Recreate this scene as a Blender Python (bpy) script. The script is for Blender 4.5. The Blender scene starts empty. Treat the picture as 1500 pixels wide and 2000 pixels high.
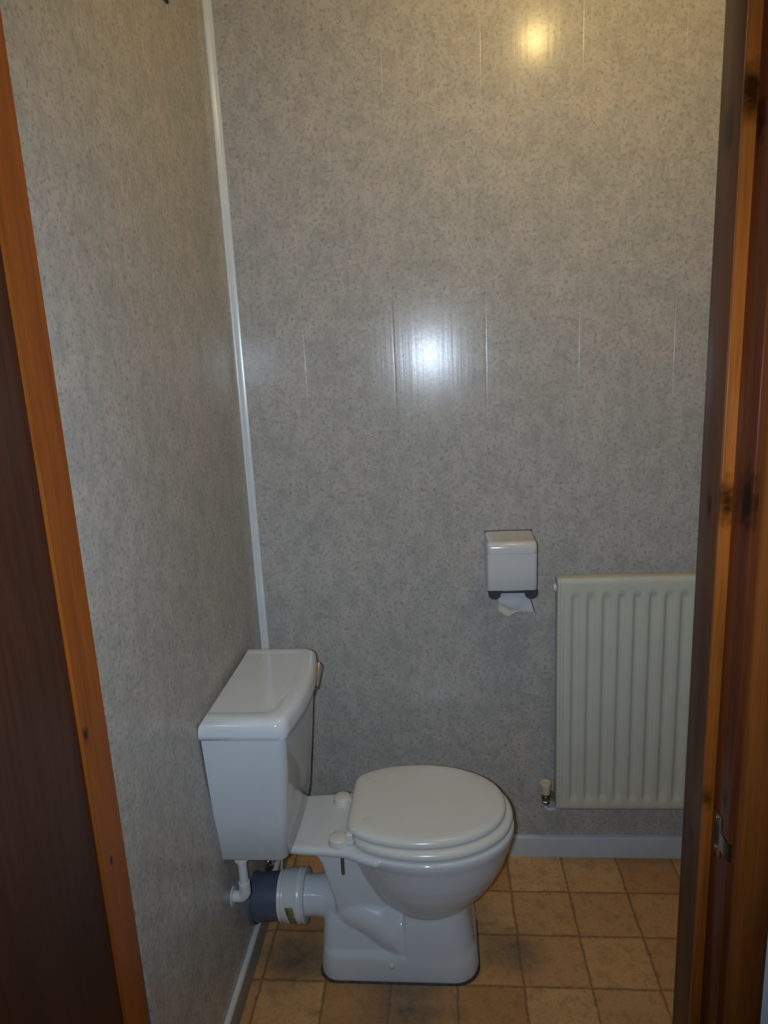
import bpy, bmesh, math, random
from mathutils import Vector, Matrix, noise
sc = bpy.context.scene
COL = sc.collection
PI = math.pi

# ------------------------------------------------------------------ camera
cam_d = bpy.data.cameras.new('camera')
cam = bpy.data.objects.new('camera', cam_d); COL.objects.link(cam)
cam_d.sensor_fit = 'VERTICAL'; cam_d.sensor_height = 36.0; cam_d.lens = 1361.04 / 2000 * 36.0
cam_d.clip_start = 0.02
CAM = Vector((0.53625, -1.86872, 1.5))
Rv = Vector((0.9960396, 0.07508035, -0.04762413)); Uv = Vector((0.02992075, 0.22134568, 0.97473629)); Fv = Vector((-0.08372494, 0.97230089, -0.21822261))
cam.matrix_world = Matrix(((Rv.x, Uv.x, -Fv.x, CAM.x), (Rv.y, Uv.y, -Fv.y, CAM.y), (Rv.z, Uv.z, -Fv.z, CAM.z), (0, 0, 0, 1)))
sc.camera = cam

# ------------------------------------------------------------------ world, lights, exposure
sc.view_settings.view_transform = 'Standard'; sc.view_settings.look = 'None'
sc.view_settings.gamma = 1.0; sc.view_settings.use_curve_mapping = False
sc.view_settings.exposure = 0.0
w = bpy.data.worlds.new('world'); sc.world = w; w.use_nodes = True
w.node_tree.nodes['Background'].inputs[0].default_value = (0.55, 0.68, 1.0, 1)
w.node_tree.nodes['Background'].inputs[1].default_value = 0.03
FLASH_POS = (CAM.x - 0.045, CAM.y + 0.01, CAM.z - 0.008)
fl = bpy.data.lights.new('flash', 'SPOT'); fl.energy = 59.0; fl.color = (0.66, 0.81, 1.0); fl.shadow_soft_size = 0.018
fl.spot_size = math.radians(112); fl.spot_blend = 1.0
flo = bpy.data.objects.new('flash', fl); COL.objects.link(flo); flo.matrix_world = Matrix.Translation(FLASH_POS) @ cam.matrix_world.to_3x3().to_4x4() @ Matrix.Rotation(math.radians(2.5), 4, 'X')
BULB_POS = Vector((0.865, -0.58, 2.43)); BULB_EMIT = 200.0

# ------------------------------------------------------------------ material helpers
def mat(name, color=(.8, .8, .8), rough=.5, metal=0.0, spec=.5, coat=0.0):
    m = bpy.data.materials.new(name); m.use_nodes = True
    b = m.node_tree.nodes['Principled BSDF']
    b.inputs['Base Color'].default_value = (*color, 1); b.inputs['Roughness'].default_value = rough
    b.inputs['Metallic'].default_value = metal; b.inputs['Specular IOR Level'].default_value = spec
    b.inputs['Coat Weight'].default_value = coat; b.inputs['Coat Roughness'].default_value = .08
    return m
class N:
    """small node-graph writer"""
    def __init__(s, m): s.t = m.node_tree; s.b = s.t.nodes['Principled BSDF']
    def new(s, ty, **k):
        n = s.t.nodes.new(ty)
        for a, v in k.items(): setattr(n, a, v)
        return n
    def put(s, sock, v):
        if isinstance(v, bpy.types.NodeSocket): s.t.links.new(v, sock)
        else: sock.default_value = v
    def pos(s): return s.new('ShaderNodeNewGeometry').outputs['Position']
    def math(s, op, a, b=0.0, c=0.0, clamp=False):
        n = s.new('ShaderNodeMath', operation=op, use_clamp=clamp)
        for i, v in enumerate((a, b, c)): s.put(n.inputs[i], v)
        return n.outputs[0]
    def vmath(s, op, a, b=(0, 0, 0)):
        n = s.new('ShaderNodeVectorMath', operation=op); s.put(n.inputs[0], a); s.put(n.inputs[1], b)
        return n.outputs['Value'] if op in ('LENGTH', 'DISTANCE', 'DOT_PRODUCT') else n.outputs[0]
    def noise(s, v, scale, detail=4, rough=.5, dist=0.0):
        n = s.new('ShaderNodeTexNoise'); s.put(n.inputs['Vector'], v)
        n.inputs['Scale'].default_value = scale; n.inputs['Detail'].default_value = detail
        n.inputs['Roughness'].default_value = rough; n.inputs['Distortion'].default_value = dist
        return n.outputs[0]
    def ramp(s, f, stops):
        n = s.new('ShaderNodeValToRGB'); s.put(n.inputs[0], f); e = n.color_ramp.elements
        while len(e) < len(stops): e.new(.5)
        for i, (p, c) in enumerate(stops): e[i].position = p; e[i].color = (*c, 1) if len(c) == 3 else c
        return n.outputs[0]
    def mix(s, f, a, b, mode='MIX'):
        n = s.new('ShaderNodeMix', data_type='RGBA', blend_type=mode)
        s.put(n.inputs[0], f)
        for i, v in ((6, a), (7, b)): s.put(n.inputs[i], (*v, 1) if isinstance(v, tuple) and len(v) == 3 else v)
        return n.outputs[2]
    def bump(s, h, strength=.1, dist=.001, prev=None):
        n = s.new('ShaderNodeBump'); s.put(n.inputs['Height'], h)
        n.inputs['Strength'].default_value = strength; n.inputs['Distance'].default_value = dist
        if prev is not None: s.t.links.new(prev, n.inputs['Normal'])
        return n.outputs[0]
    def color(s, c): s.put(s.b.inputs['Base Color'], c)
    def normal(s, n): s.t.links.new(n, s.b.inputs['Normal'])

def panel_material():
    m = mat('mottled_plastic_panel', rough=.24, spec=.24); n = N(m); p = n.pos()
    a = n.noise(p, 9, 5, .6); f = n.noise(p, 105, 6, .74, .15); v = n.noise(p, 150, 3, .7)
    sepx = n.vmath('MULTIPLY', p, (1, 1, .75)); g = n.noise(sepx, 30, 6, .68, .35)
    c = n.ramp(a, [(.34, (.385, .366, .325)), (.52, (.428, .400, .355)), (.66, (.465, .412, .367))])
    c = n.mix(n.ramp(g, [(.44, (0, 0, 0)), (.60, (1, 1, 1))]), c, n.mix(1.0, c, (.86, .85, .86), 'MULTIPLY'))
    c = n.mix(n.ramp(f, [(.51, (0, 0, 0)), (.64, (.95, .95, .95))]), c, (.245, .238, .215))
    c = n.mix(n.ramp(f, [(.28, (.75, .75, .75)), (.42, (0, 0, 0))]), c, (.52, .50, .45))
    n.color(c)
    st = n.vmath('MULTIPLY', p, (1, 1, .02)); h = n.noise(st, 55, 3, .6)
    h2 = n.noise(n.vmath('MULTIPLY', p, (1, 1, .012)), 230, 3, .7)
    b1 = n.bump(h, .35, .0006); b2 = n.bump(h2, .2, .00012, b1)
    n.normal(n.bump(v, .18, .0004, b2))
    n.put(n.b.inputs['Roughness'], n.math('ADD', n.math('MULTIPLY', f, .10), .15))
    return m

def wood_material(name, dark, light, knots=(), rough=.3, grain=1.0, stripe=None):
    """varnished timber, grain runs along z; knots = (x, y, z, radius)"""
    m = mat(name, rough=rough, spec=.13); n = N(m); p = n.pos()
    wob = n.noise(n.vmath('MULTIPLY', p, (3, 3, 1.1)), 2.2, 3)
    q = n.vmath('ADD', n.vmath('MULTIPLY', p, (1, 1, .035)), n.vmath('MULTIPLY', n.new_vec(wob), (.05, .05, 0)))
    a = n.noise(q, 42 * grain, 5, .6, .3); b = n.noise(n.vmath('MULTIPLY', p, (1, 1, .02)), 260 * grain, 4, .7)
    big = n.noise(n.vmath('MULTIPLY', p, (1, 1, .6)), 2.6, 2)
    t = n.math('ADD', n.math('MULTIPLY', a, .62), n.math('MULTIPLY', b, .38))
    t = n.math('ADD', t, n.math('MULTIPLY', n.math('SUBTRACT', big, .5), .5))
    c = n.ramp(t, [(.34, dark), (.66, light)])
    for (x, y, z, r) in knots:
        d = n.vmath('LENGTH', n.vmath('MULTIPLY', n.vmath('SUBTRACT', p, (x, y, z)), (1 / r, 1 / r, .55 / r)))
        d = n.math('ADD', d, n.math('MULTIPLY', n.math('SUBTRACT', n.noise(p, 90, 3), .5), .9))
        c = n.mix(n.ramp(d, [(.25, (.92, .92, .92)), (.95, (0, 0, 0))]), c, tuple(v * .13 for v in dark))
    n.color(c); n.normal(n.bump(b, .12, .0004))
    return m
def _nv(s, f):
    k = s.new('ShaderNodeCombineXYZ')
    for i in range(3): s.t.links.new(f, k.inputs[i])
    return k.outputs[0]
N.new_vec = _nv

TX0, TY0, TSX, TSY = .054, -.001, .161, .1535
def floor_material():
    m = mat('tile_pattern_vinyl', rough=.42, spec=.4); n = N(m); p = n.pos()
    s = n.new('ShaderNodeSeparateXYZ'); n.put(s.inputs[0], p)
    u = n.math('DIVIDE', n.math('SUBTRACT', s.outputs[0], TX0), TSX); v = n.math('DIVIDE', n.math('SUBTRACT', s.outputs[1], TY0), TSY)
    u = n.math('ADD', u, n.math('MULTIPLY', n.math('SUBTRACT', n.noise(p, 22, 3), .5), .05))
    v = n.math('ADD', v, n.math('MULTIPLY', n.math('SUBTRACT', n.noise(n.vmath('ADD', p, (5, 5, 5)), 22, 3), .5), .05))
    fu = n.math('FRACT', u); fv = n.math('FRACT', v)
    eu = n.math('MINIMUM', fu, n.math('SUBTRACT', 1.0, fu)); ev = n.math('MINIMUM', fv, n.math('SUBTRACT', 1.0, fv))
    e = n.math('MINIMUM', eu, ev)
    cell = n.new('ShaderNodeCombineXYZ'); n.put(cell.inputs[0], n.math('FLOOR', u)); n.put(cell.inputs[1], n.math('FLOOR', v))
    wn = n.new('ShaderNodeTexWhiteNoise', noise_dimensions='2D'); n.put(wn.inputs['Vector'], cell.outputs[0])
    base = n.ramp(wn.outputs[0], [(0, (.44, .215, .075)), (.3, (.56, .30, .115)), (.55, (.64, .375, .155)), (.8, (.49, .25, .095)), (1, (.68, .42, .18))])
    a = n.noise(p, 16, 6, .65, .5); f = n.noise(p, 120, 4, .7)
    c = n.mix(n.ramp(a, [(.35, (0, 0, 0)), (.68, (.6, .6, .6))]), base, (.50, .295, .125))
    c = n.mix(n.ramp(f, [(.52, (0, 0, 0)), (.70, (.55, .55, .55))]), c, (.24, .13, .055))
    bl = n.noise(n.vmath('ADD', p, (3, 1, 0)), 27, 5, .7)
    c = n.mix(n.ramp(bl, [(.50, (0, 0, 0)), (.72, (.7, .7, .7))]), c, (.26, .135, .05))
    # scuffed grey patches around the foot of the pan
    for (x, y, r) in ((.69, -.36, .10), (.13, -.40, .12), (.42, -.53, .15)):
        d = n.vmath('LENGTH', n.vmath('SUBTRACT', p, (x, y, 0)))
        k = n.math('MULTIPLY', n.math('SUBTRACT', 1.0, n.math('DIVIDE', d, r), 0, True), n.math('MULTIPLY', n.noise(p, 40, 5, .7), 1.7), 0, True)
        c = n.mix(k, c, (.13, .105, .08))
    g = n.ramp(n.math('ADD', e, n.math('MULTIPLY', n.math('SUBTRACT', n.noise(p, 75, 3, .7), .5), .045)), [(.0, (1, 1, 1)), (.010, (.8, .8, .8)), (.032, (0, 0, 0))])
    c = n.mix(n.math('MULTIPLY', g, .78), c, (.17, .09, .04))
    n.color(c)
    h = n.math('ADD', n.math('MULTIPLY', n.math('MINIMUM', e, .04), 12.0), n.math('MULTIPLY', a, .5))
    n.normal(n.bump(h, .35, .0012))
    return m

def plain_bumpy(name, color, rough, spec=.5, var=.06, scale=14, bump=.0, coat=0.0, metal=0.0):
    m = mat(name, color, rough, metal, spec, coat); n = N(m); p = n.pos()
    a = n.noise(p, scale, 4, .6)
    lo = tuple(c * (1 - var) for c in color); hi = tuple(min(1, c * (1 + var)) for c in color)
    n.color(n.ramp(a, [(.35, lo), (.65, hi)]))
    if bump: n.normal(n.bump(n.noise(p, scale * 8, 3), .3, bump))
    return m

M = {}
M['panel'] = panel_material()
M['floor'] = floor_material()
M['ceramic'] = plain_bumpy('white_glazed_ceramic', (.60, .62, .625), .09, .55, .02, 5)
M['seat'] = plain_bumpy('white_seat_plastic', (.66, .65, .60), .22, .5, .015, 6)
M['hinge'] = plain_bumpy('white_hinge_plastic', (.66, .63, .55), .3, .5, .03)
M['pvc'] = plain_bumpy('white_pvc', (.66, .66, .64), .3, .5, .03)
M['skirt'] = plain_bumpy('white_skirting', (.50, .51, .52), .35, .45, .04, 9)
M['skirt_beige'] = plain_bumpy('grey_beige_skirting', (.26, .235, .19), .4, .4, .08, 9)  # darker face colour below the white top bead
M['trim'] = plain_bumpy('white_corner_trim', (.60, .63, .63), .25, .5, .03)
M['grey_pipe'] = plain_bumpy('grey_plastic_pipe', (.085, .10, .135), .42, .4, .1, 20)
M['cream'] = plain_bumpy('cream_radiator_enamel', (.50, .485, .40), .42, .4, .03, 12)
M['cream_cap'] = plain_bumpy('cream_valve_cap', (.60, .53, .33), .4, .45, .04)
M['chrome'] = mat('chrome', (.62, .63, .65), .12, 1.0)
M['chrome_dull'] = plain_bumpy('dull_chrome', (.32, .33, .34), .28, .5, .2, 60, metal=1.0)
M['brass'] = plain_bumpy('tarnished_steel_bolt', (.22, .20, .15), .45, .5, .2, 120, metal=.7)
M['dispenser'] = plain_bumpy('white_dispenser_plastic', (.56, .55, .53), .16, .5, .015)
M['dark_grey'] = plain_bumpy('dark_grey_plastic', (.045, .05, .058), .35, .45, .1)
M['paper'] = plain_bumpy('toilet_paper', (.43, .44, .46), .9, .1, .03, 40, .0006)
M['paper_fold'] = plain_bumpy('toilet_paper_fold', (.46, .44, .36), .9, .1, .03, 40, .0006)
M['white_paint'] = plain_bumpy('white_wall_paint', (.55, .58, .62), .6, .3, .03)
M['ceiling'] = plain_bumpy('white_ceiling_paint', (.65, .64, .60), .8, .2, .03)
M['sticker'] = plain_bumpy('olive_sticker', (.20, .18, .05), .5, .4, .5, 160)
M['sealant_shade'] = plain_bumpy('shaded_sealant', (.05, .045, .04), .6, .3, .4, 60)
M['gap_shade'] = mat('black_gap_shade', (.015, .015, .017), .5)
M['steel_plate'] = plain_bumpy('worn_steel_plate', (.30, .24, .18), .3, .5, .2, 150, metal=1.0)

# ------------------------------------------------------------------ mesh helpers (world coordinates in, local mesh out)
def link(name, bm, m, parent=None, smooth=None, kind=None):
    bmesh.ops.recalc_face_normals(bm, faces=bm.faces)
    me = bpy.data.meshes.new(name)
    if parent is not None:
        off = Vector(parent['_o']) ; bmesh.ops.translate(bm, verts=bm.verts, vec=-off)
    bm.to_mesh(me); bm.free()
    if smooth is not None:
        for p_ in me.polygons: p_.use_smooth = True
        if smooth < 179: me.set_sharp_from_angle(angle=math.radians(smooth))
    me.materials.append(m)
    o = bpy.data.objects.new(name, me); COL.objects.link(o)
    if parent is not None: o.parent = parent; o['_o'] = parent['_o']
    else: o['_o'] = (0, 0, 0)
    if kind: o['kind'] = kind
    return o
def thing(name, label, cat, loc, group=None):
    o = bpy.data.objects.new(name, None); COL.objects.link(o); o.location = loc; o['_o'] = tuple(loc)
    o.empty_display_size = .05
    o['label'] = label; o['category'] = cat
    if group: o['group'] = group
    return o
def box(bm, x0, x1, y0, y1, z0, z1, bev=0.0, seg=3):
    r = bmesh.ops.create_cube(bm, size=1)['verts']
    for v in r: v.co = Vector((x0 + (v.co.x + .5) * (x1 - x0), y0 + (v.co.y + .5) * (y1 - y0), z0 + (v.co.z + .5) * (z1 - z0)))
    if bev:
        es = list({e for v in r for e in v.link_edges})
        bmesh.ops.bevel(bm, geom=es, offset=bev, segments=seg, profile=.5, affect='EDGES')
def loft(bm, rings, cap=True, closed=True):
    vs = [[bm.verts.new(p) for p in r] for r in rings]
    n = len(vs[0])
    for a, b in zip(vs, vs[1:]):
        for i in range(n if closed else n - 1):
            j = (i + 1) % n; bm.faces.new((a[i], a[j], b[j], b[i]))
    if cap:
        bm.faces.new(list(reversed(vs[0]))); bm.faces.new(vs[-1])
    return vs
def tube(bm, pts, rad, n=24, cap=True):
    """round tube along pts, rad a number or list"""
    pts = [Vector(p) for p in pts]; rings = []; up = None
    for i, p in enumerate(pts):
        d = (pts[min(i + 1, len(pts) - 1)] - pts[max(i - 1, 0)]).normalized()
        if up is None: up = d.orthogonal().normalized()
        up = (up - d * up.dot(d)).normalized(); s = d.cross(up)
        r = rad[i] if isinstance(rad, (list, tuple)) else rad
        rings.append([p + (up * math.cos(2 * PI * k / n) + s * math.sin(2 * PI * k / n)) * r for k in range(n)])
    return loft(bm, rings, cap)
def lathe(bm, base, axis, prof, n=32):
    """prof = [(distance along axis, radius)]"""
    a = Vector(axis).normalized(); u = a.orthogonal().normalized(); s = a.cross(u); b = Vector(base)
    loft(bm, [[b + a * h + (u * math.cos(2 * PI * k / n) + s * math.sin(2 * PI * k / n)) * max(r, 1e-4) for k in range(n)] for h, r in prof])
def rrect(x0, x1, y0, y1, r, z, n=8, rr=None):
    """rounded rectangle ring; rr = radii for corners (x1y1, x0y1, x0y0, x1y0)"""
    rr = rr or (r,) * 4; out = []
    for (cx, cy, a0), q in zip(((x1, y1, 0), (x0, y1, 90), (x0, y0, 180), (x1, y0, 270)), rr):
        sx = -1 if cx == x1 else 1; sy = -1 if cy == y1 else 1
        for k in range(n + 1):
            a = math.radians(a0 + 90 * k / n)
            out.append(Vector((cx + sx * q + q * math.cos(a), cy + sy * q + q * math.sin(a), z)))
    return out
def catmull(P, n):
    out = []
    m = len(P)
    for i in range(m):
        p0, p1, p2, p3 = P[i - 1], P[i], P[(i + 1) % m], P[(i + 2) % m]
        for k in range(n):
            t = k / n
            out.append(.5 * ((2 * p1) + (p2 - p0) * t + (2 * p0 - 5 * p1 + 4 * p2 - p3) * t * t + (3 * p1 - p0 - 3 * p2 + p3) * t ** 3))
    return out
def offset_ring(R, d, z):
    """R ring of 2D Vectors (counter-clockwise), d outward"""
    out = []; n = len(R)
    for i in range(n):
        t = (R[(i + 1) % n] - R[i - 1]).normalized(); nn = Vector((t.y, -t.x))
        q = R[i] + nn * d; out.append(Vector((q.x, q.y, z)))
    return out
def prism(bm, poly, axis, a, b):
    """poly = 2D points in the two axes other than `axis`, extruded a..b"""
    def P(u, v, w_):
        return {'x': (w_, u, v), 'y': (u, w_, v), 'z': (u, v, w_)}[axis]
    loft(bm, [[Vector(P(u, v, a)) for u, v in poly], [Vector(P(u, v, b)) for u, v in poly]])

# ------------------------------------------------------------------ the room
CEIL = 2.57; RX = 1.46
YF0, YF1 = -0.905, -1.035          # partition with the doorway
bm = bmesh.new(); box(bm, -1.2, 2.6, -3.2, .12, -.06, 0); link('floor', bm, M['floor'], kind='structure')
bm = bmesh.new(); box(bm, -1.2, 2.6, -3.2, .12, CEIL, CEIL + .06); link('ceiling', bm, M['ceiling'], kind='structure')
# back wall: panels with fine V joints
xs = []
j = [.186 - .237 + .237 * k for k in range(8)]
prof = [(-.12, 0.0)]
for x in j:
    if 0.02 < x < RX:
        prof += [(x - .0040, 0.0), (x - .0016, .00001), (x - .0007, .0002), (x, .0006), (x + .0007, .0002), (x + .0016, .00001), (x + .0040, 0.0)]
prof += [(RX + .12, 0.0), (RX + .12, .1), (-.12, .1)]
bm = bmesh.new(); prism(bm, prof, 'z', 0, CEIL); link('wall_back', bm, M['panel'], smooth=75, kind='structure')
bm = bmesh.new(); prism(bm, [(-.12, 0), (.018, 0), (.018, .066), (.0, .62), (0, CEIL), (-.12, CEIL)], 'y', YF0 - .005, 0); link('wall_left', bm, M['panel'], kind='structure')
bm = bmesh.new(); box(bm, RX, RX + .1, YF0, 0, 0, CEIL); link('wall_right', bm, M['panel'], kind='structure')
# partition with the doorway opening (jambs at x = 0 and 0.9)
HEAD = 2.04
bm = bmesh.new()
box(bm, .926, 2.6, YF1, YF0, 0, CEIL); box(bm, -1.2, -.12, YF1, YF0, 0, CEIL); box(bm, -.12, .926, YF1, YF0, HEAD, CEIL)
link('wall_front', bm, M['white_paint'], kind='structure')
# corridor the photograph was taken from
bm = bmesh.new(); box(bm, -1.2, 2.6, -3.2, -3.1, 0, CEIL); link('wall_corridor', bm, M['white_paint'], kind='structure')
# corner trim
bm = bmesh.new()
q = [(0, 0), (0, -.006)] + [(.019 * math.sin(t * PI / 16), -.006 - .0 * t) for t in ()] 
q = [(0.0, 0.0), (0.0, -.011), (.003, -.0115), (.006, -.0095), (.009, -.0062), (.013, -.004), (.019, -.0028), (.0195, 0.0)]
prism(bm, q, 'z', .0, CEIL); link('trim_1', bm, M['trim'], smooth=50, kind='structure')
# skirting boards
def skirting(name, pts, axis, a, b):
    bm_ = bmesh.new(); prism(bm_, pts, axis, a, b); return link(name, bm_, M['skirt'], smooth=40, kind='structure')
SK = .068
skirting('baseboard_back', [(0, 0), (-.014, 0), (-.014, SK - .006), (-.012, SK - .002), (-.008, SK), (0, SK)], 'x', .03, RX)
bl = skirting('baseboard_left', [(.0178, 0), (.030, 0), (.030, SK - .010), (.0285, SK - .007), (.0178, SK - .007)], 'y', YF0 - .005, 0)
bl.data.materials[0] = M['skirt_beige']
bm = bmesh.new(); prism(bm, [(.0175, SK - .0075), (.0292, SK - .0075), (.0290, SK - .003), (.0265, SK), (.0175, SK + .001)], 'y', YF0 - .005, 0); link('top_bead', bm, M['pvc'], bl, smooth=40)
skirting('baseboard_right', [(RX, 0), (RX - .014, 0), (RX - .014, SK - .004), (RX - .010, SK), (RX, SK)], 'y', YF0, -.014)

# ------------------------------------------------------------------ doorway timber
ORANGE_D, ORANGE_L = (.135, .043, .010), (.30, .105, .024)
RED_D, RED_L = (.055, .013, .005), (.12, .030, .009)
BRN_D, BRN_L = (.060, .026, .014), (.115, .047, .023)
w_stop_lit = wood_material('varnished_pine_stop_lit', (.12, .034, .006), (.32, .090, .014), [(.89, -.985, 1.765, .022), (.892, -.98, 1.30, .024), (.886, -.95, .80, .018), (.89, -.98, .885, .014)], .26)  # lit copy of the stop timber, for the face towards the flash
w_stop_shaded = wood_material('varnished_pine_stop_shaded', (.055, .020, .009), (.11, .040, .017), [(.8835, -.945, 1.74, .022), (.8835, -.95, 1.29, .012), (.8835, -.95, .80, .010)], .34)  # shaded copy of the stop timber: shade on its side put into the colour
w_lin = wood_material('varnished_pine_lining', RED_D, RED_L, [(.898, -1.025, 1.31, .03), (.898, -.995, 1.73, .02), (.898, -1.02, .905, .012)], .24)
w_arch = wood_material('varnished_pine_architrave', (.10, .029, .006), (.20, .058, .011), [(.93, -1.055, 1.10, .005)], .3)
w_left = wood_material('varnished_pine_left_jamb', (.18, .047, .007), (.34, .092, .012), [(.0, -.972, .975, .010), (.0, -.955, .745, .006)], .3)
w_door = wood_material('dark_stained_door_veneer', (.048, .0165, .009), (.090, .032, .016), (), .42, 1.6)
# right-hand door post
bm = bmesh.new(); box(bm, .898, .926, -1.04, YF0 + .004, 0, HEAD, .0025, 2)
post = link('trim_2', bm, w_lin, smooth=40, kind='structure')
bm = bmesh.new(); box(bm, .8835, .8985, -.981, -.914, 0, HEAD - .02, .0018, 2); link('door_stop', bm, w_stop_shaded, post, smooth=40)
bm = bmesh.new(); box(bm, .8832, .8985, -.986, -.979, 0, HEAD - .02, .0012, 2); link('stop_lit_edge', bm, w_stop_lit, post, smooth=40)  # added strip that carries the stop's lit front tone
bm = bmesh.new()
aq = [(.905, -1.035), (.905, -1.050), (.9065, -1.054), (.910, -1.0565), (.916, -1.0575), (.930, -1.0572), (.944, -1.056), (.949, -1.054), (.951, -1.050), (.951, -1.035)]
prism(bm, aq, 'z', 0, HEAD + .05); link('architrave', bm, w_arch, post, smooth=50)
# strike plate let into the rebate
PX = .8978
bm = bmesh.new()
box(bm, PX - .0012, PX + .001, -1.018, -.990, .812, .874, .0004, 1)
sp = link('strike_plate', bm, M['steel_plate'], post, smooth=30)
bm = bmesh.new(); box(bm, PX - .0016, PX - .0004, -1.011, -.998, .828, .856, 0); link('latch_hole', bm, M['gap_shade'], sp)  # black block standing for the shade inside the hole
bm = bmesh.new()
prism(bm, [(PX - .0016, -1.016), (PX + .0008, -1.016), (PX + .001, -1.036), (PX + .004, -1.0412), (PX + .003, -1.0425), (PX - .0015, -1.037)], 'z', .826, .852); link('lip', bm, M['steel_plate'], sp, smooth=40)
for z in (.820, .866):
    bm = bmesh.new(); lathe(bm, (PX - .001, -1.004, z), (-1, 0, 0), [(0, .0036), (.0008, .0034), (.0016, .0022), (.0019, 0)], 16); link('screw', bm, M['chrome'], sp, smooth=60)
# left-hand door post
bm = bmesh.new(); box(bm, -.12, 0.0, -.982, -.9103, 0, HEAD, .0003, 1); link('trim_3', bm, w_left, smooth=40, kind='structure')
bm = bmesh.new(); box(bm, -.12, .926, -1.04, -.911, HEAD - .02, HEAD + .0, .001, 1); link('trim_4', bm, w_lin, smooth=40, kind='structure')
# the open door, folded back towards the corridor
bm = bmesh.new(); box(bm, -.0475, -.0035, -1.83, -.984, .008, HEAD - .03, .0015, 2); link('door_1', bm, w_door, smooth=40, kind='structure')

# ------------------------------------------------------------------ toilet
CY = -.335
toilet = thing('toilet', 'white close-coupled toilet with closed lid, its cistern against the left wall', 'toilet', (.40, CY, 0))
def egg(pairs, cy):
    top = [Vector((x, cy + h)) for x, h in pairs]; bot = [Vector((x, cy - h)) for x, h in reversed(pairs) if h > 1e-6]
    return list(reversed(top)) , bot
def ring2(pairs, cy, n=7):
    """closed ccw outline from (x, half width) pairs, back to front"""
    lower = [Vector((x, cy - h)) for x, h in pairs]            # near side, back -> front
    upper = [Vector((x, cy + h)) for x, h in reversed(pairs) if h > 1e-6]
    return catmull(lower + upper, n)
LIDP = [(.284, .060), (.289, .098), (.306, .118), (.330, .133), (.366, .147), (.41, .156), (.46, .1595), (.51, .155), (.555, .143), (.60, .121), (.638, .089), (.662, .050), (.671, 0.0)]
LY = -.327
lid_ring = ring2(LIDP, LY)
# pan: overlapping closed volumes fused into one ceramic skin
bm = bmesh.new()
BW = [  # z, back x, front x, half width
    (.371, .292, .686, .170), (.366, .288, .690, .173), (.352, .290, .689, .172), (.338, .296, .684, .168), (.315, .300, .678, .164), (.28, .306, .667, .158), (.245, .316, .650, .149),
    (.21, .328, .627, .136), (.180, .345, .600, .118), (.158, .368, .572, .097), (.142, .398, .545, .072), (.128, .43, .51, .04)]
base_pairs = [((x - .284) / (.671 - .284), h / .1595) for x, h in LIDP]
rings = []
for z, xb, xf, hw in BW:
    k = max(0.0, min(1.0, (.371 - z) / .2))
    pr = []
    for u, h in base_pairs:
        e = math.sqrt(max(0, 1 - (2 * u - 1) ** 2)) if k > 0 else 0
        hh = h * (1 - k) + max(e, .25 * (1 - k) if u < .02 else 0) * k
        if u > .999: hh = 0
        pr.append((xb + (xf - xb) * u, max(hh * hw, 0 if u > .999 else .012)))
    rings.append([Vector((p_.x, p_.y, z)) for p_ in ring2(pr, CY)])
loft(bm, rings)
# foot
loft(bm, [rrect(.199, .593, -.462, -.209, .05, z + 0, 8, (.062, .045, .045, .062)) if d == 0 else
          rrect(.199 + d, .593 - d, -.462 + d, -.209 - d, .05, z, 8, (.062, .045, .045, .062)) for z, d in ((0.0, .0), (.02, .0), (.045, .002), (.064, .006), (.070, .012))])
# front pedestal
loft(bm, [rrect(x0, x1, CY - h, CY + h, .05, z, 8, (r, .012, .012, r)) for z, x0, x1, h, r in
          ((0.002, .412, .592, .1265, .060), (.04, .410, .588, .124, .060), (.09, .408, .580, .117, .062), (.14, .410, .572, .108, .065), (.19, .415, .566, .094, .066), (.22, .42, .562, .085, .066))])
# rear panel under the outlet
loft(bm, [rrect(x0, .42, CY - h, CY + h, .03, z) for z, x0, h in ((.05, .203, .108), (.09, .205, .100), (.13, .208, .090), (.15, .212, .08))])
# outlet and trapway
def esweep(bm_, P, n=28):
    rg = []
    for i, (x, z, rp, ry) in enumerate(P):
        a = P[max(i - 1, 0)]; b = P[min(i + 1, len(P) - 1)]
        d = Vector((b[0] - a[0], 0, b[1] - a[1])).normalized(); s = Vector((-d.z, 0, d.x))
        rg.append([Vector((x, -.345, z)) + s * rp * math.cos(2 * PI * k / n) + Vector((0, ry, 0)) * math.sin(2 * PI * k / n) for k in range(n)])
    loft(bm_, rg)
esweep(bm, [(.118, .146, .0495, .0495), (.18, .147, .0505, .0505), (.215, .148, .052, .056), (.245, .150, .057, .070), (.275, .148, .061, .084), (.31, .147, .067, .094), (.345, .133, .073, .101), (.378, .108, .069, .107), (.41, .065, .05, .106), (.45, .03, .03, .09)])
# web carrying the rear deck
web = [(.135, .362), (.160, .346), (.182, .338), (.203, .322), (.216, .300), (.223, .270), (.229, .240), (.240, .20), (.250, .14), (.37, .13), (.36, .362)]
loft(bm, [[Vector((x, y, z)) for x, z in web] for y in (-.345 - .074, -.345 + .074)])
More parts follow.
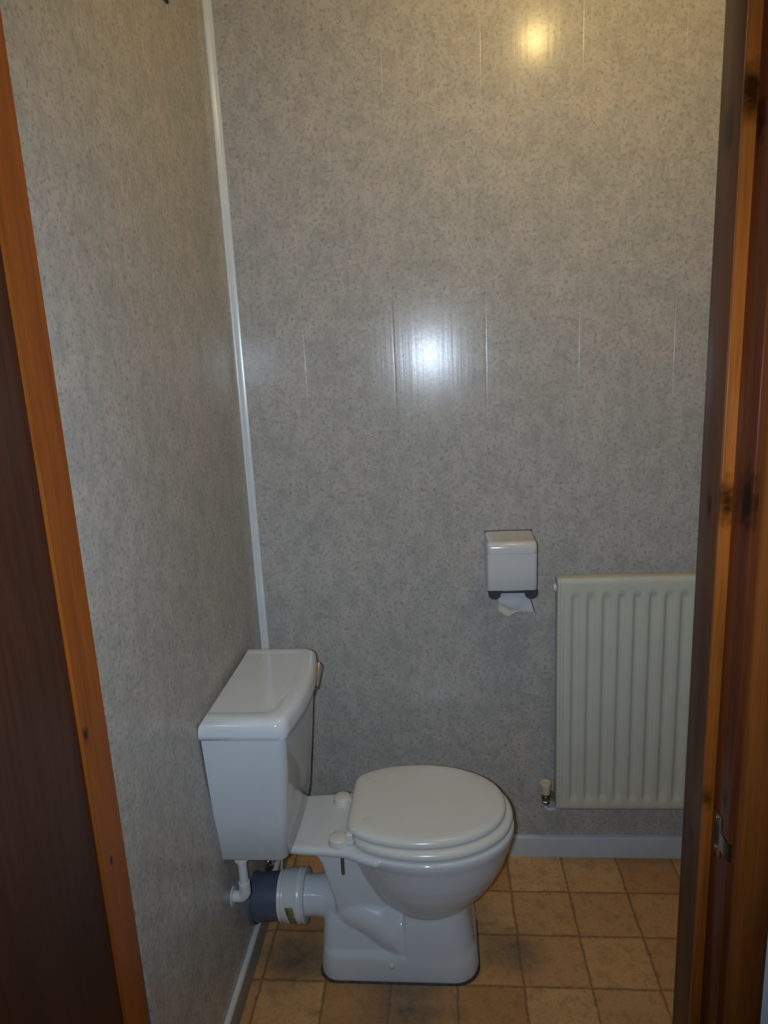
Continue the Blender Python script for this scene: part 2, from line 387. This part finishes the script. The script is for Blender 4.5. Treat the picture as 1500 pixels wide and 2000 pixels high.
# deck
dk = [(.118, .085), (.128, .096), (.150, .104), (.18, .108), (.24, .112), (.285, .118), (.32, .135), (.36, .150), (.42, .10)]
def deck_ring(z, d):
    return [Vector((x, -.348 - (h - d), z)) for x, h in dk] + [Vector((x, -.348 + (h - d), z)) for x, h in reversed(dk)]
loft(bm, [deck_ring(.347, .010), deck_ring(.351, .004), deck_ring(.356, 0), deck_ring(.364, 0), deck_ring(.369, .004), deck_ring(.3715, .010)])
bmesh.ops.recalc_face_normals(bm, faces=bm.faces)
tmp = bpy.data.meshes.new('pan_rough'); bm.to_mesh(tmp); bm.free()
to = bpy.data.objects.new('pan_rough', tmp); COL.objects.link(to)
md = to.modifiers.new('r', 'REMESH'); md.mode = 'VOXEL'; md.voxel_size = .0032; md.adaptivity = 0
ms = to.modifiers.new('s', 'SMOOTH'); ms.factor = .5; ms.iterations = 14
bpy.context.view_layer.update()
dg = bpy.context.evaluated_depsgraph_get()
ev = bpy.data.meshes.new_from_object(to.evaluated_get(dg))
bpy.data.objects.remove(to)
bm = bmesh.new(); bm.from_mesh(ev); bpy.data.meshes.remove(ev)
pan = link('pan', bm, M['ceramic'], toilet, smooth=180)
bm = bmesh.new(); loft(bm, [rrect(.197 - d, .595 + d, -.464 - d, -.207 + d, .05, z, 8, (.062, .046, .046, .062)) for z, d in ((.0, .0015), (.002, .001), (.0035, -.002))])
link('sealant_shadow_bead', bm, M['sealant_shade'], pan, smooth=60)  # sealant line, with the shadow round the foot put into its dark colour
bm = bmesh.new(); lathe(bm, (.380, -.455, .046), (0, -1, .12), [(0, .0085), (.004, .0085), (.0065, .006), (.0075, 0)], 20); link('screw_cap', bm, M['hinge'], pan, smooth=60)

# seat ring
def ring_solid(bm_, outer, inner_off, prof_out, prof_in):
    n = len(outer); rg = [offset_ring(outer, d, z) for d, z in prof_out] + [offset_ring(outer, inner_off + d, z) for d, z in prof_in]
    vs = [[bm_.verts.new(p) for p in r] for r in rg]; m_ = len(vs)
    for a in range(m_):
        b = (a + 1) % m_
        for i in range(n):
            j_ = (i + 1) % n; bm_.faces.new((vs[a][i], vs[a][j_], vs[b][j_], vs[b][i]))
seatp = [(.298, .060), (.302, .104), (.316, .126), (.340, .143), (.375, .157), (.42, .1675), (.468, .171), (.52, .1665), (.568, .153), (.613, .129), (.652, .095), (.677, .053), (.6865, 0.0)]
seat_ring = ring2(seatp, -.329)
bm = bmesh.new()
ring_solid(bm, seat_ring, -.055, [(-.004, .3735), (-.0008, .3755), (.0008, .380), (.0, .386), (-.003, .3905), (-.008, .3935), (-.016, .3945)], [(.006, .3935), (.0, .388), (.0, .3745)])
link('seat', bm, M['seat'], toilet, smooth=180)
# lid
bm = bmesh.new()
rg = [offset_ring(lid_ring, d, z) for d, z in ((-.03, .3955), (-.006, .3958), (-.0015, .397), (0, .4005), (0, .405), (-.0015, .4095), (-.005, .413), (-.010, .4152), (-.018, .4164), (-.035, .4172))]
lc = sum(rg[-1], Vector()) / len(rg[-1])
for k_, dz in ((.75, .0004), (.4, .0007), (.1, .0008)): rg.append([lc + (v - lc) * k_ + Vector((0, 0, dz)) for v in rg[9 if True else 0]])
loft(bm, rg); lid = link('lid', bm, M['seat'], toilet, smooth=180)
# hinges
for (hx, hy) in ((.2545, -.2765), (.2650, -.4320)):
    bm = bmesh.new(); lathe(bm, (hx, hy, .370), (0, 0, 1), [(0, .0245), (.004, .0245), (.009, .0225), (.0145, .0222), (.0175, .0210), (.0185, .0190), (.0183, 0)], 36)
    hc = link('hinge_cap', bm, M['hinge'], toilet, smooth=45)
    bm = bmesh.new(); box(bm, hx + .012, hx + .038, hy - .011, hy + .011, .372, .384, .003); link('hinge_arm', bm, M['hinge'], hc, smooth=45)
for (y0, y1) in ((-.4425, -.418), (-.246, -.232)):
    bm = bmesh.new(); box(bm, .284, .301, y0, y1, .374, .4005, .004); link('hinge_block', bm, M['seat'], lid, smooth=45)
bm = bmesh.new(); tube(bm, [(.2885, -.438, .391), (.2885, -.236, .391)], .0042, 14); link('hinge_rod', bm, M['pvc'], lid, smooth=60)
bm = bmesh.new(); tube(bm, [(.272, -.4385, .290), (.272, -.4385, .352)], .0042, 12)
link('fixing_bolt', bm, M['brass'], toilet, smooth=60)

# cistern
def cis_ring(x1e, x1m, y0, y1, z, r, d=0.0, x0=.003):
    """plan of the cistern: flat at the wall, bowed at the front"""
    n = 14; out = []
    yc = (y0 + y1) / 2; hw = (y1 - y0) / 2 - d
    def fx(y): return x1e + (x1m - x1e) * (1 - ((y - yc) / ((y1 - y0) / 2)) ** 2) - d
    # ccw: start back-near corner going to front-near
    out += [Vector((x0 + min(d, .012), yc - hw, z)), Vector((x0 + .5 * (x1e - x0), yc - hw, z))]
    for k in range(7):
        a = -PI / 2 + (PI / 2) * k / 6
        yy = yc - hw + r; out.append(Vector((fx(yy) - r + r * math.cos(a), yy + r * math.sin(a), z)))
    for k in range(1, n):
        y = yc - hw + r + (2 * hw - 2 * r) * k / n; out.append(Vector((fx(y), y, z)))
    for k in range(7):
        a = (PI / 2) * k / 6
        yy = yc + hw - r; out.append(Vector((fx(yy) - r + r * math.cos(a), yy + r * math.sin(a), z)))
    out += [Vector((x0 + .5 * (x1e - x0), yc + hw, z)), Vector((x0 + min(d, .012), yc + hw, z))]
    return out
bm = bmesh.new()
S = [(.3725, .149, .156, -.500, -.205, .016, .010), (.3775, .154, .162, -.506, -.199, .020, .003), (.385, .156, .165, -.509, -.196, .020, 0.0), (.50, .167, .177, -.524, -.186, .020, 0.0), (.62, .177, .189, -.538, -.176, .020, 0), (.716, .184, .197, -.548, -.168, .020, 0)]
loft(bm, [cis_ring(xe, xm, a, b, z, r, d) for z, xe, xm, a, b, r, d in S])
cistern = link('cistern', bm, M['ceramic'], toilet, smooth=50)
bm = bmesh.new()
LE = (.188, .213, -.556, -.160)
S = [(.7135, .003), (.7155, .0), (.725, 0.0), (.738, .0005), (.746, .0025), (.752, .006), (.7562, .0115), (.7582, .018), (.7588, .026), (.7590, .036), (.7575, .040), (.7572, .050), (.7574, .075)]
loft(bm, [cis_ring(*LE, z, .030, d, .001) for z, d in S])
link('cistern_lid', bm, M['ceramic'], cistern, smooth=60)
# flush lever on the bowed front, far end
bm = bmesh.new(); lathe(bm, (.172, -.216, .668), (1, 0, 0), [(0, .013), (.010, .013), (.013, .010), (.020, .007), (.024, .006), (.025, 0)], 24)
lev = link('flush_lever', bm, M['chrome'], cistern, smooth=50)
bm = bmesh.new()
rings = []
for t in range(9):
    u = t / 8; y = -.222 + .060 * u; hw = .0055 + .0085 * u * u; zc = .668 + .030 * u; xc = .196 - .004 * u; th = .0050 + .0070 * u
    rings.append([Vector((xc + th * math.cos(2 * PI * k / 16), y, zc + hw * math.sin(2 * PI * k / 16))) for k in range(16)])
loft(bm, rings); link('paddle', bm, M['chrome'], lev, smooth=60)

# ------------------------------------------------------------------ waste connection
pc = thing('pan_connector', 'white plastic pan connector collar joining the toilet outlet to the grey pipe', 'pipe connector', (.12, -.345, .08))
bm = bmesh.new(); lathe(bm, (.158, -.345, .147), (-1, 0, -.04), [(0, .058), (.001, .0655), (.004, .0675), (.008, .066), (.012, .0655), (.015, .0672), (.019, .0672), (.022, .0655), (.046, .0655), (.052, .064), (.054, .060), (.055, .056)], 48)
link('collar', bm, M['pvc'], pc, smooth=40)
bm = bmesh.new(); lathe(bm, (.106, -.345, .145), (-1, 0, -.04), [(0, .061), (.002, .0625), (.006, .0625), (.008, .0605), (.010, .0605), (.012, .062), (.016, .062), (.018, .057)], 48); link('lip_ring', bm, M['pvc'], pc, smooth=40)
bm = bmesh.new()
vs = []
for i in range(9):
    a = math.radians(-196 + 5.0 * i)      # around the axis, measured in the y-z plane
    for x, r in ((.112 + .0014 * i, .0688), (.132 + .0010 * i, .0688)):
        vs.append(bm.verts.new((x, -.345 + r * math.cos(a) if False else -.345 + r * math.cos(a), .1462 + r * math.sin(a))))
for i in range(8): bm.faces.new((vs[2 * i], vs[2 * i + 1], vs[2 * i + 3], vs[2 * i + 2]))
st = link('sticker', bm, M['sticker'], pc, smooth=60); st['label'] = 'olive green sticker on the collar'
sm = st.modifiers.new('t', 'SOLIDIFY'); sm.thickness = .0004
sp_ = thing('soil_pipe', 'dark grey plastic soil pipe running from the white collar into the left wall', 'pipe', (.03, -.345, .06))
bm = bmesh.new(); lathe(bm, (.096, -.345, .1445), (-1, 0, -.10), [(0, .050), (.0005, .0575), (.004, .0580), (.06, .0585), (.094, .0590)], 48); link('pipe', bm, M['grey_pipe'], sp_, smooth=40)
bm = bmesh.new(); lathe(bm, (.0245, -.345, .1372), (-1, 0, -.10), [(0, .0590), (.001, .0625), (.006, .0635), (.012, .0635)], 48); link('wall_flange', bm, M['grey_pipe'], sp_, smooth=40)

# overflow pipe
ov = thing('overflow_pipe', 'thin white overflow pipe with elbow below the cistern, going into the left wall', 'pipe', (.04, -.483, .25))
bm = bmesh.new(); tube(bm, [(.042, -.483, .373), (.042, -.483, .285)], .0105, 24); link('tube', bm, M['pvc'], ov, smooth=40)
bm = bmesh.new(); lathe(bm, (.042, -.483, .3735), (0, 0, -1), [(0, .018), (.009, .018), (.011, .014), (.012, .0105)], 12); link('nut', bm, M['pvc'], ov, smooth=30)
bm = bmesh.new(); pts = [(.042, -.483, .302), (.042, -.483, .286)] + [(.042 - .014 * (1 - math.cos(a)), -.483, .276 - .014 * math.sin(a)) for a in [k * PI / 16 for k in range(0, 9)]] + [(.010, -.483, .262), (.001, -.483, .262)]
tube(bm, pts, .0135, 24); link('elbow', bm, M['pvc'], ov, smooth=50)
bm = bmesh.new(); lathe(bm, (.0138, -.483, .262), (-1, 0, 0), [(0, .0135), (.0005, .022), (.003, .0235), (.0038, .0235)], 28); link('wall_plate', bm, M['pvc'], ov, smooth=40)

# water supply behind the soil pipe
su = thing('supply_pipe', 'narrow chrome water supply pipe with compression fittings beneath the far end of the cistern', 'pipe', (.028, -.235, 0))
bm = bmesh.new(); tube(bm, [(.028, -.235, 0), (.028, -.235, .36)], .0075, 18); link('tube', bm, M['chrome_dull'], su, smooth=60)
for z, r_ in ((.085, .0135), (.135, .0145), (.345, .015)):
    bm = bmesh.new(); lathe(bm, (.028, -.235, z), (0, 0, 1), [(0, r_ * .8), (.002, r_), (.014, r_), (.016, r_ * .75), (.026, r_ * .75)], 6); link('compression_nut', bm, M['chrome'], su, smooth=20)
bm = bmesh.new(); tube(bm, [(.055, -.225, 0.0), (.0555, -.225, .05), (.058, -.226, .10), (.066, -.23, .16), (.07, -.235, .30), (.07, -.235, .372)], .0032, 10)
fx = link('inlet_tube', bm, M['pvc'], su, smooth=60)

# ------------------------------------------------------------------ radiator
rad = thing('radiator', 'cream panel radiator with vertical ridges mounted on the back wall', 'radiator', (1.11, -.07, .215))
RX0, RX1, RZ0, RZ1, RYF, RYB = .833, 1.395, .215, .905, -.090, -.046
NX, NZ = 560, 90
bm = bmesh.new()
pitch = .0401; first = .8815
def smooth(a, b, x):
    t = max(0, min(1, (x - a) / (b - a))); return t * t * (3 - 2 * t)
vs = []
zsamp = []
for k in range(NZ + 1):
    zsamp.append(RZ0 + (RZ1 - RZ0) * k / NZ)
for z in zsamp:
    row = []
    ez = smooth(RZ0 + .022, RZ0 + .050, z) * (1 - smooth(RZ1 - .060, RZ1 - .034, z))
    for i in range(NX + 1):
        x = RX0 + (RX1 - RX0) * i / NX
        ph = (x - first) / pitch
        s = .5 - .5 * math.cos(2 * PI * ph)             # 0 at groove centre .. 1 at ridge
        s = smooth(-.05, .95, s)
        ex = smooth(RX0 + .014, RX0 + .024, x) * (1 - smooth(RX1 - .024, RX1 - .014, x))
        # rounded outer edge
        e = min(x - RX0, RX1 - x, z - RZ0, RZ1 - z); rr = .005
        rnd = rr - math.sqrt(max(0, rr * rr - max(0, rr - e) ** 2)) if e < rr else 0
        groove = .0018 * math.exp(-((min(x - RX0, RX1 - x) - .009) / .0012) ** 2)
        y = RYF + rnd + groove + .0080 * (1 - s) * ez * ex
        row.append(bm.verts.new((x, y, z)))
    vs.append(row)
for k in range(NZ):
    for i in range(NX): bm.faces.new((vs[k][i], vs[k][i + 1], vs[k + 1][i + 1], vs[k + 1][i]))
# close to the back
edge = vs[0][:] + [vs[k][NX] for k in range(1, NZ + 1)] + list(reversed(vs[NZ][:-1])) + [vs[k][0] for k in range(NZ - 1, 0, -1)]
bk = [bm.verts.new((v.co.x, -.078, v.co.z)) for v in edge]
n_ = len(edge)
for i in range(n_): bm.faces.new((edge[i], bk[i], bk[(i + 1) % n_], edge[(i + 1) % n_]))
bm.faces.new(bk)
link('front_panel', bm, M['cream'], rad, smooth=60)
for x0, x1 in ((RX0 + .0005, RX0 + .006), (RX1 - .006, RX1 - .0005)):
    bm = bmesh.new(); box(bm, x0, x1, -.0785, RYB, RZ0 + .004, RZ1 - .003, .001, 2); link('side_panel', bm, M['cream'], rad, smooth=40)
bm = bmesh.new()
box(bm, RX0 + .0008, RX1 - .0008, -.0800, RYB, RZ1 - .010, RZ1 - .0012, .002, 2)
link('top_cover', bm, M['cream'], rad, smooth=40)
bm = bmesh.new(); box(bm, RX0 + .03, RX1 - .03, RYB - .006, RYB, RZ0 + .01, RZ1 - .02, .002); link('back_panel', bm, M['cream'], rad, smooth=40)
for bx in (RX0 + .09, RX1 - .09):
    bm = bmesh.new(); box(bm, bx - .015, bx + .015, RYB, -.0005, RZ0 + .08, RZ1 - .08); link('bracket', bm, M['cream'], rad)
bm = bmesh.new(); lathe(bm, (RX0 + .004, -.055, .872), (-1, 0, 0), [(0, .0115), (.006, .0115), (.007, .008), (.010, .008), (.0105, 0)], 8)
link('end_plug', bm, M['pvc'], rad, smooth=30)
# valve: its own body bolted to the radiator
bm = bmesh.new(); lathe(bm, (.8085, -.055, .2245), (0, 0, 1), [(0, .0105), (.006, .0125), (.016, .0125), (.018, .0095), (.024, .0095)], 16)
valve = link('valve', bm, M['chrome_dull'], rad, smooth=40)
bm = bmesh.new(); lathe(bm, (.8085, -.055, .2465), (0, 0, 1), [(0, .0125), (.002, .0132), (.020, .0135), (.024, .0150), (.034, .0155), (.0355, .0150), (.0355, .0115), (.0335, .0105), (.0335, 0)], 24)
cp = link('valve_cap', bm, M['cream_cap'], valve, smooth=35); cp['label'] = 'yellowed cream plastic cap on the valve'
bm = bmesh.new(); lathe(bm, (.819, -.055, .237), (1, 0, 0), [(0, .008), (.002, .008), (.0025, .0145), (.011, .0145), (.0115, .009), (.0155, .009)], 8); link('union_nut', bm, M['chrome'], valve, smooth=25)
bm = bmesh.new(); lathe(bm, (.8085, -.055, .211), (0, 0, 1), [(0, .0085), (.001, .0105), (.010, .0105), (.0135, .008)], 6); link('compression_nut', bm, M['chrome_dull'], valve, smooth=25)
bm = bmesh.new(); pts = [(.8085, -.055, .212), (.8085, -.055, .206)] + [(.8085 + .012 * (1 - math.cos(a)), -.055, .200 - .010 * math.sin(a)) for a in [k * PI / 16 for k in range(1, 9)]] + [(.87, -.055, .190), (1.30, -.055, .190)]
pipe = thing('radiator_pipe', 'slim white painted pipe bending from the radiator valve along under the radiator', 'pipe', (.81, -.055, .19))
pipe_pts = [(.8085, -.055, .2115), (.8085, -.055, .206)] + [(.8085 + .012 * (1 - math.cos(a)), -.055, .206 - .012 * math.sin(a)) for a in [k * PI / 16 for k in range(1, 9)]] + [(.845, -.052, .194), (.862, -.042, .194), (.868, -.02, .194), (.868, -.0005, .194)]
bm.free(); bm = bmesh.new(); tube(bm, pipe_pts, .0065, 16); link('tube', bm, M['skirt'], pipe, smooth=60)

# ------------------------------------------------------------------ toilet paper dispenser
td = thing('toilet_paper_dispenser', 'white plastic toilet paper dispenser fixed on the back wall left of the radiator', 'paper dispenser', (.713, -.001, .87))
DX0, DX1 = .648, .778
def disp_section(x, ins):
    P = []
    # y-z profile from wall top round to the bottom
    zt = 1.019; zf = 1.006; yf = -.112
    P.append((-.001, zt - ins)); P.append((-.02, zt - .0005 - ins))
    P.append((-.088, zt - .006 - ins))
    for k in range(7):
        a = PI / 2 + (PI / 2) * k / 6; r = .017
        P.append((yf + r + r * math.cos(a) + ins, zf - .010 + r * math.sin(a) - ins * .6 + .001))
    P.append((yf + ins, .985)); P.append((yf + .0016 + ins, .9838)); P.append((yf + .0016 + ins, .9812)); P.append((yf + .0015 + ins, .980))
    P.append((yf + .004 + ins, .93)); P.append((yf + .007 + ins, .884)); P.append((yf + .009 + ins, .881)); P.append((-.001, .881))
    return [Vector((x, y, z)) for y, z in P]
bm = bmesh.new()
sec = [(DX0, .009), (DX0 + .0008, .0055), (DX0 + .003, .0025), (DX0 + .006, .0008), (DX0 + .010, 0), (DX1 - .010, 0), (DX1 - .006, .0008), (DX1 - .003, .0025), (DX1 - .0008, .0055), (DX1, .009)]
loft(bm, [disp_section(x, i) for x, i in sec])
link('cover', bm, M['dispenser'], td, smooth=50)
bm = bmesh.new(); box(bm, DX0 + .0005, DX1 - .0005, -.007, -.0005, .880, 1.0205, .0025, 3); link('back_plate', bm, M['dark_grey'], td, smooth=40)
bm = bmesh.new()
box(bm, DX0 + .006, DX1 - .003, -.102, -.012, .873, .8815, .002, 2)
link('base_rail', bm, M['dark_grey'], td, smooth=40)
for cx, w2 in ((DX0 + .019, .018), (DX1 - .016, .018)):
    bm = bmesh.new()
    pl = []
    for k in range(19):
        a = PI + PI * k / 18; pl.append((cx + .0165 * math.cos(a), .8735 + .0165 * math.sin(a)))
    sg = 1 if cx < .71 else -1
    pl += [(cx + .0165 + (.006 if sg > 0 else 0), .8815), (cx - .0165 - (.006 if sg < 0 else 0), .8815)]
    prism(bm, pl, 'y', -.104, -.03); link('end_cheek', bm, M['dark_grey'], td, smooth=40)
# the roll inside with its hanging sheet
tp = thing('toilet_paper', 'loose sheet of white toilet paper hanging out below the dispenser', 'toilet paper', (.715, -.06, .87))
bm = bmesh.new()
nx, nz = 24, 26; G = []
for k in range(nz + 1):
    u = k / nz; row = []
    for i in range(nx + 1):
        s = i / nx
        zb = .822 + .020 * (1 - smooth(.0, .45, s)) + .0 - .004 * s + .0015 * math.sin(s * 9)
        x = .6725 + (.083 + .011 * u) * s + .004 * u
        z = .872 + (zb - .872) * u
        y = -.090 - .006 * math.sin(u * 2.6) + .003 * math.sin(s * 7 + u * 4) * u - .008 * u * u * s
        row.append(bm.verts.new((x, y, z)))
    G.append(row)
for k in range(nz):
    for i in range(nx): bm.faces.new((G[k][i], G[k][i + 1], G[k + 1][i + 1], G[k + 1][i]))
sh = link('hanging_sheet', bm, M['paper'], tp, smooth=180); s_ = sh.modifiers.new('t', 'SOLIDIFY'); s_.thickness = .0006
bm = bmesh.new()
G = []
for k in range(13):
    u = k / 12; row = []
    for i in range(nx + 1):
        s = i / nx
        x = .676 + .086 * s; top = .842 - .012 * s
        zb = .826 - .018 * math.exp(-((s - .30) / .22) ** 2) - .010 * smooth(.2, 1, s)
        row.append(bm.verts.new((x, -.091 - .003 * math.sin(s * 6) - .006 * u, top + (zb - top) * u)))
    G.append(row)
for k in range(12):
    for i in range(nx): bm.faces.new((G[k][i], G[k][i + 1], G[k + 1][i + 1], G[k + 1][i]))
sh = link('folded_sheet', bm, M['paper_fold'], tp, smooth=180); s_ = sh.modifiers.new('t', 'SOLIDIFY'); s_.thickness = .0006

# ------------------------------------------------------------------ vent at the top of the left wall
ve = thing('wall_vent', 'pale grey vent box high on the left wall, only its lower corner in view', 'vent', (0, -.40, 2.225))
bm = bmesh.new(); box(bm, .004, .034, -.50, -.275, 2.236, 2.42, .002, 2); link('cover', bm, M['pvc'], ve, smooth=40)
bm = bmesh.new(); box(bm, 0.0, .0045, -.505, -.270, 2.231, 2.425); link('shadow_joint', bm, M['gap_shade'], ve)  # black slab standing for the dark shadow joint between vent and wall

# ------------------------------------------------------------------ ceiling lamp (its reflection shows in the panels)
cl = thing('ceiling_light', 'warm glowing bulb in a ceiling fitting, seen reflected in the back wall', 'ceiling light', (BULB_POS.x, BULB_POS.y, CEIL))
bm = bmesh.new(); lathe(bm, (BULB_POS.x, BULB_POS.y, CEIL), (0, 0, -1), [(0, .05), (.008, .05), (.016, .035), (.02, .018), (.065, .018), (.07, .016)], 32); link('lamp_holder', bm, M['pvc'], cl, smooth=40)
bmat = mat('glowing_bulb', (.9, .8, .5), .4); b_ = bmat.node_tree.nodes['Principled BSDF']
b_.inputs['Emission Color'].default_value = (1.0, .70, .26, 1); b_.inputs['Emission Strength'].default_value = BULB_EMIT
bm = bmesh.new(); bmesh.ops.create_icosphere(bm, subdivisions=3, radius=.030, matrix=Matrix.Translation(BULB_POS)); link('bulb', bm, bmat, cl, smooth=180)

for o in bpy.data.objects:
    if '_o' in o: del o['_o']
